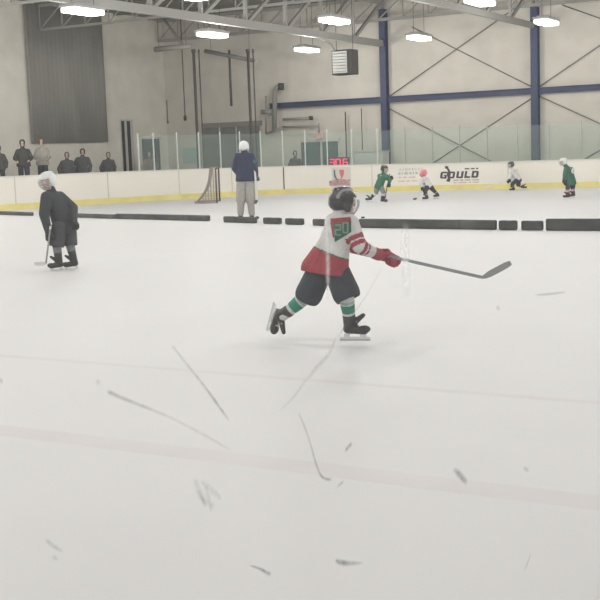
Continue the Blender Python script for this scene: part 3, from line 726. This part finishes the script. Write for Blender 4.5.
jo = make_person(F, S1, .011, 1.0, F.dirn(.80,.50,-.08))
# back patch and number draped on the jersey
jm = jo.data; bv = BVHTree.FromPolygons([v.co + F.G for v in jm.vertices], [tuple(p.vertices) for p in jm.polygons])
def drape(me_pts, faces, name, m_, off):
    out = []
    for (px, py) in me_pts:
        d = ray(px, py).normalized(); h = bv.ray_cast(CAM, d)
        if h[0] is None:
            n0 = bv.find_nearest(F.P(px, py, -.05)); q = n0[0] + n0[1]*off
        else: q = h[0] - d*off*.3 + h[1]*off*.7*(1 if h[1].dot(d) < 0 else -1)
        out.append(q)
    me = bpy.data.meshes.new(name); me.from_pydata([tuple(q - F.G) for q in out], [], faces); me.materials.append(m_)
    for p in me.polygons: p.use_smooth = True
    o = bpy.data.objects.new(name, me); C.objects.link(o); o.parent = F.e
    so = o.modifiers.new('t', 'SOLIDIFY'); so.thickness = .0015; so.offset = 1; return o
def quad_patch(c4, name, m_, off, n=10):
    pts = []; 
    for j in range(n+1):
        for i in range(n+1):
            u, v = i/n, j/n; a = V((*c4[0],0)).lerp(V((*c4[1],0)), u); b = V((*c4[3],0)).lerp(V((*c4[2],0)), u); q = a.lerp(b, v); pts.append((q.x, q.y))
    fs = [(j*(n+1)+i, j*(n+1)+i+1, (j+1)*(n+1)+i+1, (j+1)*(n+1)+i) for j in range(n) for i in range(n)]
    return drape(pts, fs, name, m_, off)
quad_patch([(330.3,218.5),(350.5,217),(351.5,223),(332,226)], 'red_yoke', jr, .003)
quad_patch([(330.3,222),(333.5,222.5),(335.5,236),(333,238)], 'red_trim', jr, .003)
quad_patch([(333,223.5),(351,221),(351.3,232),(335,242)], 'green_patch', jg, .004)
num = fabric('number_grey', (.22,.25,.23))
def strokes(cx, cy, w, h, segs):
    for (a, b) in segs:
        A = V((cx+a[0]*w, cy+a[1]*h, 0)); B = V((cx+b[0]*w, cy+b[1]*h, 0)); d = (B-A).normalized(); n_ = V((-d.y, d.x, 0))*.75; A -= d*.5; B += d*.5
        quad_patch([tuple((A-n_)[:2]), tuple((B-n_)[:2]), tuple((B+n_)[:2]), tuple((A+n_)[:2])], 'back_number', num, .006, 4)
strokes(338.2, 230, 2.4, 5, (((-1,-1),(1,-1)),((1,-1),(1,0)),((1,0),(-1,0)),((-1,0),(-1,1)),((-1,1),(1,1))))
strokes(345.6, 227.8, 2.4, 4.8, (((-1,-1),(1,-1)),((1,-1),(1,1)),((-1,-1),(-1,1)),((-1,1),(1,1))))
stick(F.P(372,252.5,-.02), F.P(483,277.5,.10), F.P(510.5,263,.14), .055, 'dark grey hockey stick swung out to the right by the striding skater', wood, wood, F.dirn(0,.25,1), .026)

# ---- 2 dark player at left
F = Fig(63, 269, 'young player in charcoal jersey and white helmet leaning on stick at left', None)
F.set(head=(47.5,181,-.02), neck=(51,190.5,0), shL=(46.5,197,-.13), shR=(60,197,.11), elL=(44,214,-.2), haL=(49.5,236,-.22), elR=(73,208,.10), haR=(74,224,-.16),
      pelvis=(63,222,.02), hipL=(59,227,-.07), hipR=(68.5,226,.07), knL=(56.5,244,-.10), knR=(69.5,243,.03), anL=(59,261.5,-.04), anR=(74,260.5,.03), toL=(51,267,-.08), toR=(66.5,267,0))
S2 = dict(helmet=hw_, cage=hgl, wire=.006, jersey=jd, pants=pd, sock=[pd, jgr], spaint=stripes((.12,.45,1),), boot=boot_m, glove=gl_b, pad=1.08, hem=.12, tw=.08, hw=.12, hr=.12, arm=1.15, pant=1.15, pk=.10, stickdir=V((0,0,1)))
make_person(F, S2, .013, 1.05, F.dirn(-.75,-.5,-.25))
stick(F.P(50.5,226,-.28), F.P(46,263.5,-.28), F.P(34.5,264,-.3), .055, 'thin grey hockey stick with white blade held by the dark player', wood, stick_w, V((0,0,1)), .026)

# ---- 3 coach
F = Fig(246, 221.5, 'coach in navy jacket, grey trousers and white helmet standing with back turned', None)
F.set(head=(244,147,0), neck=(244.5,152.5,0), shL=(238,157,.03), shR=(251,157,-.02), elL=(234.5,168,.03), haL=(239,176,.18), elR=(255,168,-.05), haR=(256.5,178,-.05),
      pelvis=(245.5,179,0), hipL=(241.5,182,0), hipR=(249.5,182,0), knL=(241,200,.0), knR=(250.5,200,-.03), anL=(240.5,216,0), anR=(252,216,-.05), toL=(238.5,219,.12), toR=(258,218.5,.02))
S3 = dict(helmet=hw_, cage=hgl, wire=.004, jersey=fabric('jacket_navy', (.022,.03,.065)), pants=fabric('trouser_grey', (.34,.33,.305)), sock=fabric('trouser_grey2', (.30,.295,.275)), boot=boot_m, glove=fabric('glove_teal', (.05,.09,.085)),
          pad=1.22, hem=.0, tw=.11, hw=.12, hr=.13, arm=1.15, pant=1.2, pk=.095, plen=1.85)
make_person(F, S3, .018, 1.08, F.dirn(.25,.95,0))
stick(F.P(254,160,-.1), F.P(257.2,200,-.1), F.P(254.8,203.5,-.12), .07, 'white stick held upright at the right side of the coach', stick_w, stick_dark, F.dirn(1,0,0), .045, taped=fabric('tape_teal', (.05,.16,.14)))

# ---- 4 green player near the emblem
F = Fig(379, 202, 'young player in green jersey and black helmet skating near the middle blue column', 'far players')
F.set(head=(384.5,169.3,0), neck=(383.3,173,0), shL=(379.5,176,.1), shR=(386,176,-.08), elL=(388,179,.2), haL=(390.5,178,.1), elR=(390,180,-.1), haR=(388.8,185,-.1),
      pelvis=(379,186,0), hipL=(377,187.5,.04), hipR=(381,187.5,-.04), knL=(376,193,.04), knR=(383.5,192.5,-.04), anL=(370.5,197.5,.05), anR=(382.3,199,0), toL=(368.5,199.5,.05), toR=(386,200.5,0))
S4 = dict(helmet=hb, cage=hgl, wire=.005, jersey=jg, pants=jgr, sock=[jw, pb], spaint=stripes((.45,.75,1)), boot=boot_m, glove=gl_b, pad=1.0, hem=.05, tw=.08, hw=.09, hr=.105, pant=.95, pk=.08)
make_person(F, S4, .018, .95, F.dirn(.9,-.3,-.2))
stick(F.P(389.5,174,-.12), F.P(384.5,201.6,-.12), F.P(387.5,202.4,-.15), .06, 'dark hockey stick held by the green player near the middle column', stick_dark, stick_dark, V((0,0,1)), .03)

# ---- 5 pink helmet player
F = Fig(428, 199.3, 'young player in pink helmet, white jersey and black trousers bending over a stick', 'far players')
F.set(head=(423.5,173.5,0), neck=(424.5,177.3,0), shL=(421.8,180,-.1), shR=(427.5,179.5,.1), elL=(421,185,-.13), haL=(422.5,188.5,-.14), elR=(423,185,.15), haR=(421.5,187,.05),
      pelvis=(429,185.5,0), hipL=(427.5,187,-.05), hipR=(430.5,186.5,.05), knL=(424.8,191.5,-.08), knR=(433,190,.05), anL=(427,196.5,-.05), anR=(437.8,194.3,.1), toL=(423.5,198,-.07), toR=(436.5,197.5,.08))
S5 = dict(helmet=hp, cage=hp, wire=.006, jersey=[jw], pants=pb, sock=[pb, jw], spaint=stripes((.55,.8,1)), boot=boot_m, glove=gl_b, pad=.95, hem=.02, tw=.07, hw=.08, hr=.10, pant=.95, pk=.078)
make_person(F, S5, .018, .92, F.dirn(-.9,-.3,-.3))
stick(F.P(424.5,183,-.1), F.P(417,198.6,-.15), F.P(413,199.1,-.16), .06, 'dark-bladed hockey stick held by the player in the pink helmet', stick_w, stick_dark, V((0,0,1)), .026)

# ---- 6 white jersey, low, by the boards
F = Fig(516, 190, 'young player in white jersey and dark helmet crouching low beside the far boards', 'far players')
F.set(head=(511,165,0), neck=(512,168.8,0), shL=(510.5,172,-.1), shR=(516,171,.1), elL=(509.5,177,-.15), haL=(509.5,180.5,-.18), elR=(512,177.5,.15), haR=(508,181.2,.05),
      pelvis=(518,178.5,0), hipL=(516.5,180,-.05), hipR=(519.5,179.5,.05), knL=(512,184.5,-.08), knR=(518,184.8,.05), anL=(513.5,188,-.02), anR=(522.5,186,.05), toL=(510,189.3,-.05), toR=(526,187.5,.06))
S6 = dict(S5); S6.update(helmet=mat('helmet_darkgrey', (.06,.07,.065), .4), cage=hgl)
make_person(F, S6, .018, .92, F.dirn(-.9,-.2,-.15))
stick(F.P(514,177.5,-.1), F.P(494,185.5,-.25), F.P(484,187.4,-.3), .05, 'pale hockey stick reaching far left from the crouching player', stick_w, stick_w, V((0,0,1)), .024)

# ---- 7 green player right
F = Fig(569, 197.3, 'young player in green jersey and white helmet standing upright at the right edge', 'far players')
F.set(head=(563.3,162,0), neck=(565.3,166,0), shL=(566,169.5,-.1), shR=(571.5,169.5,.08), elL=(564.5,175.5,-.14), haL=(563.8,181,-.16), elR=(570,177,.12), haR=(565,183,.0),
      pelvis=(571,181,0), hipL=(569.5,183,-.05), hipR=(573,183,.05), knL=(567.5,188.5,-.06), knR=(572.8,188,.04), anL=(568.2,194.5,-.04), anR=(573.5,193.5,.04), toL=(563.8,196.5,-.07), toR=(569.5,195.8,.02))
skr = fabric('sock_red', (.42,.12,.12))
S7 = dict(helmet=hw_, cage=hgl, wire=.005, jersey=[jg, jw], jpaint=lambda p, J, ch, hem: 1 if seg_t(p, J['shR'], J['elR'])[1] > .55 and seg_t(p, J['shR'], J['elR'])[0] < .075 and seg_t(p, J['shR'], J['elR'])[1] < .8 else 0,
          pants=pb, sock=[jw, skr, pb], spaint=stripes((.1,.3,1),(.45,.65,1),(.8,2,2)), boot=boot_m, glove=gl_b, pad=1.05, hem=.08, tw=.08, hw=.10, hr=.115, pant=.9, pk=.08)
jo = make_person(F, S7, .018, .95, F.dirn(-.85,-.2,-.15))
me = text_mesh('6', .26, .004, 0, .006)
Mx = Matrix((F.r, V((0,0,1)), -F.f)).transposed().to_4x4(); Mx.translation = F.P(573.3, 170.5, -.16) - F.G; me.transform(Mx); me.materials.append(jw)
o = bpy.data.objects.new('back_number', me); C.objects.link(o); o.parent = F.e

# ---- spectators on a low stand behind the left boards
x = MB(); ST = .55
x.box(V((-3.35,-14.3,ST/2)), (.9,3.6,ST/2)); x.box(V((-3.35,-7.1,.1)), (.9,3.55,.1)); o = structure(x.build('trim_5', mat('stand_grey',(.25,.25,.25),.8)))
def spectator(px, pytop, label, cols, X=None, Y=None, ht=1.75, z0=ST, K=1.0, long=False, lean=0.0, arms=0, hair=None, wide=1.0):
    if Y is None: T = onx(px, pytop, X)
    else: T = ony(px, pytop, Y)
    ht = T.z - z0
    k = ht/1.75; F = Fig(0, 0, label, 'spectators behind the boards', G=V((T.x, T.y, z0+.002)))
    L = lambda r, f, z: F.G + F.r*r*k*wide + F.f*f*k + V((0,0,z*k))
    f_ = -1
    F.set(head=L(lean,f_*.03,1.63), neck=L(lean*.8,0,1.49), shL=L(.15+lean*.7,0,1.35), shR=L(-.15+lean*.7,0,1.35), elL=L(.27,f_*.02,1.12), elR=L(-.27,f_*.02,1.12),
          haL=L(.18 if arms else .25,f_*(.30 if arms else .1),1.02 if arms else .88), haR=L(-.18 if arms else -.25,f_*(.30 if arms else .1),1.02 if arms else .88),
          pelvis=L(0,0,.95), hipL=L(.09,0,.90), hipR=L(-.09,0,.90), knL=L(.10,f_*.03,.50), knR=L(-.10,f_*.03,.50), anL=L(.10,0,.085), anR=L(-.10,0,.085), toL=L(.11,f_*.15,.05), toR=L(-.11,f_*.15,.05))
    S = dict(jersey=cols[0], pants=cols[1], boot=boot_m, hair=hair or hairs[0], long=long, pad=1.1*wide, tw=.10, hw=.15, hr=.14, hem=.06, arm=1.0, plen=1.8, pant=1.0)
    make_person(F, S, .02, k, -F.f, kind='adult', bare=True)
hairs = [mat('hair_dark', (.03,.025,.022), .6), mat('hair_brown', (.12,.075,.05), .6), mat('hood_grey', (.11,.11,.115), .8)]
c_dark = fabric('coat_dark', (.045,.046,.046)); c_light = fabric('coat_light', (.33,.32,.28)); c_slate = fabric('coat_slate', (.07,.072,.08)); c_brown = fabric('coat_brown', (.16,.12,.10))
spectator(22, 139.5, 'person in a dark coat standing tall behind the far left boards', (c_dark, pb), X=-2.75, arms=1, hair=hairs[0], long=True, wide=1.05)
spectator(41, 138, 'person in a pale beige coat next to the tall dark coat', (c_light, pb), X=-2.8, arms=1, hair=hairs[1], wide=.9)
spectator(65.5, 152, 'short person in slate coat, left of the three behind the boards', (c_slate, pb), X=-2.8, z0=.2, lean=.04, hair=hairs[2], wide=1.1)
spectator(81, 148.5, 'person in slate coat, middle of the three behind the boards', (c_slate, pb), X=-2.8, z0=.2, lean=.04, hair=hairs[0], wide=1.15)
spectator(107, 152, 'person in slate coat, right of the three, near the double slot panel', (c_slate, pb), X=-2.8, z0=.2, lean=.04, hair=hairs[2], wide=1.1)
spectator(-2, 145, 'person in dark coat cut off by the left edge', (c_dark, pb), X=-2.75, hair=hairs[0])
spectator(149, 151, 'person in brown top before the dark blue door', (c_brown, pb), X=-4.6, z0=.002, hair=hairs[1])
spectator(295, 150.5, 'person in dark coat behind the glass left of the teal door', (c_dark, pb), Y=-2.2, z0=.002, hair=hairs[0])

# ------------------------------------------------------------------ near rink glass with scuffs, right before the camera
XG = CAM.x - .25
nb = empty('rink_glass', V((XG, -41.9, 1.07)), 'scuffed clear protective rink glass pane between the viewer and the ice', 'rink glass')
haze_m = clear_mat('scuffed_glass', (1,1,1), (.8,.8,.78), .016, True)
x = MB(); x.box(V((XG, -42.0, 1.97)), (.006, 1.2, .9)); x.build('glass_pane', haze_m, nb)
for Y in (-43.22, -40.78):
    x = MB(); x.box(V((XG, Y, 1.97)), (.02,.02,.92)); x.build('glass_post', post_m, nb, bevel=.004)
x = MB(); x.box(V((XG, -42.0, .54)), (.06, 2.6, .53)); x.build('near_board', board_m, nb)
x = MB(); x.box(V((XG, -42.0, 1.085)), (.085, 2.6, .018)); x.build('cap_rail', cap_m, nb, bevel=.005)
dk = scuff_mat('scuff_dark', (.035,.035,.035), .75); ft = scuff_mat('scuff_faint', (.16,.17,.15), .4); pu = scuff_mat('scuff_purple', (.34,.31,.35), .42); wh = scuff_mat('smear_white', (.95,.95,.95), .5)
ft2 = scuff_mat('scuff_very_faint', (.16,.17,.15), .25)
def scuff(pts, ws, m_, name='scuff_mark', op=None):
    P = [onx(a, b, XG-.0075) for a, b in pts]; P2 = catmull(P, 6); n = len(P2); x = MB(); rows = []; att = []
    for i, p in enumerate(P2):
        t = i/(n-1); a = P2[max(i-1,0)]; b = P2[min(i+1,n-1)]; d = (b-a).normalized(); sd = V((1,0,0)).cross(d).normalized()
        f = t*(len(ws)-1); k = min(int(f), len(ws)-2) if len(ws) > 1 else 0
        w_ = (ws[k]+(ws[k+1]-ws[k])*(f-k)) if len(ws) > 1 else ws[0]
        D = (p-CAM).dot(Fv)/FOC; w_ = w_*D
        o_ = min(1, min(t, 1-t)*n*.45+.0)
        if op: g = t*(len(op)-1); kk = min(int(g), len(op)-2); o_ *= op[kk]+(op[kk+1]-op[kk])*(g-kk)
        rows.append([x.bm.verts.new(p + sd*w_*s_) for s_ in (-1,-.5,0,.5,1)]); att += [0, .6*o_, o_, .6*o_, 0]
    for r, q in zip(rows, rows[1:]):
        for k in range(4): x.bm.faces.new((r[k], r[k+1], q[k+1], q[k]))
    o = x.build(name, m_, nb); A = o.data.attributes.new('wear', 'FLOAT', 'POINT')
    for i, v in enumerate(att): A.data[i].value = v
scuff([(172,345),(182,358),(205,387),(230,422)], [2.2,1.2,1.3,1.8,1.6], dk, op=[.5,.5,.8,1,.9])
scuff([(107,391),(122,398),(140,405),(172,418)], [3,2.5,2,1.6], dk, op=[.9,.6,.7,.3])
scuff([(165,415),(195,430),(232,451)], [1.5,2,1.5], ft2)
scuff([(298,411),(308,436),(320,474),(332,480)], [1.2,1.3,1.5,2.2], dk, op=[.6,.8,.9,.9])
scuff([(345,451),(352,443)], [2.6,2.8], dk); scuff([(337,487),(344,481)], [1.8,1.8], dk, op=[.6,.6])
scuff([(453,469),(459,474),(467,483)], [2,5,4], dk, op=[.4,.9,.9]); scuff([(335,560),(344,563),(364,563)], [2,4,1], dk, op=[.9,.9,.3])
scuff([(249,565),(260,569),(271,575)], [.8,1.8,3], dk, op=[.5,.9,.9]); scuff([(535,295),(550,294),(566,292)], [1.2,1.8,1], ft)
for a in ([(194,478),(200,492),(206,508)], [(200,480),(212,490),(222,500)], [(196,490),(204,500),(215,506)], [(205,484),(208,496),(212,512)]): scuff(a, [3,4.5,3], ft2)
scuff([(45,539),(52,545),(63,552)], [2,3,2], ft, op=[.6,.8,.6]); scuff([(52,556),(58,560)], [3,2], ft2)
scuff([(531,552),(528,562),(524,572)], [1.5,2,1.8], ft, op=[.6,.9,.6]); scuff([(523,467),(529,471)], [3,3], ft, op=[.6,.6]); scuff([(496,306),(500,310)], [3,3], ft2)
scuff([(384,264),(366,296),(350,318),(338,338)], [1,1.2,1.8,2.2], pu, op=[.4,.5,.8,.8]); scuff([(336,336),(330,352),(316,368),(308,378)], [2,3.2,3.2,2.5], pu); scuff([(310,374),(296,394),(279,412)], [2.2,2.4,1.6], pu, op=[.8,.6,.4])
scuff([(406,222),(405,245),(406,270),(407,298)], [9,13,13,9], wh, 'smear', op=[.4,1,1,.4]); scuff([(326,218),(327,245),(328,272),(327,302)], [6,6.5,6,5], wh, 'smear', op=[.5,.9,1,.6])
scuff([(0,378),(2,384)], [3,2], ft); scuff([(96,380),(100,384)], [3,3], ft2)

# ------------------------------------------------------------------ lamps
lamp_m = mat('lamp_lens', (1,.985,.95), .5, emit=3)
hous = mat('lamp_housing', (.30,.30,.29), .5)
vis = [(83,11.5,'ceiling lamp above the grey curtain, leftmost in view'),(212.5,35,'ceiling lamp left of the two netting posts top'),(307,50,'small ceiling lamp left of the silver unit heater'),
       (334.5,21,'ceiling lamp hanging on the deep truss above the unit heater'),(419,38,'ceiling lamp just right of the middle blue column'),(546.5,22.5,'ceiling lamp beside the right blue column'),(480,2,'ceiling lamp at the top edge between the blue columns')]
pos = [(onz(a,b,5.42), lab) for a, b, lab in vis]
grid = [V((X,Y,5.42)) for Y in (-5.5,-12.4,-19.5,-24.5,-28.8,-33.1,-37.4,-41.7) for X in (4.8,9.6,14.4,19.2,23.9)] + [V((-.5,Y,5.42)) for Y in (-18.5,-22.5,-27)]  # near rows doubled to soften shadows; leftmost row added to brighten left wall
for g in grid:
    if all((g-p).length > 2.5 for p, _ in pos): pos.append((g, None))
P0, lab0 = pos[0]; proto = empty('ceiling_lamp', P0, lab0, 'ceiling lamp', 'rink ceiling lamps')
x = MB(); x.box(P0+V((0,0,.10)), (.25,.64,.035)); x.box(P0+V((0,0,.155)), (.16,.5,.03)); x.build('lamp_housing', hous, proto, bevel=.01)
x = MB(); x.box(P0+V((0,0,.0)), (.23,.61,.065)); x.build('lamp_lens', lamp_m, proto, bevel=.03)
x = MB()
for s_ in (-.45,.45): x.tube([P0+V((0,s_,.18)), P0+V((0,s_,2.2))], .008, 5)
x.build('hanger_cable', darksteel_m, proto)
for i, (p, lab) in enumerate(pos):
    if i:
        o = copy_tree(proto); o.location = p
        o['label'] = lab or 'one of the ceiling lamps and added fill lamps over the ice outside the view'
    ld = bpy.data.lights.new('lamp_light', 'POINT'); ld.shadow_soft_size = .22; ld.energy = (620 if p.x < 2 else 300) if p.y > -22 or p.x < 2 else 165; ld.color = (1,.985,.955)
    lo = bpy.data.objects.new('lamp_light', ld); C.objects.link(lo); lo.location = p + V((0,0,-.32))
w = bpy.data.worlds.new('world'); sc.world = w; w.use_nodes = True
w.node_tree.nodes['Background'].inputs[0].default_value = (1,.985,.95,1); w.node_tree.nodes['Background'].inputs[1].default_value = .75

sc.view_settings.view_transform = 'Standard'; sc.view_settings.look = 'None'; sc.view_settings.gamma = 1; sc.view_settings.exposure = -0.44
sc.view_settings.use_curve_mapping = False
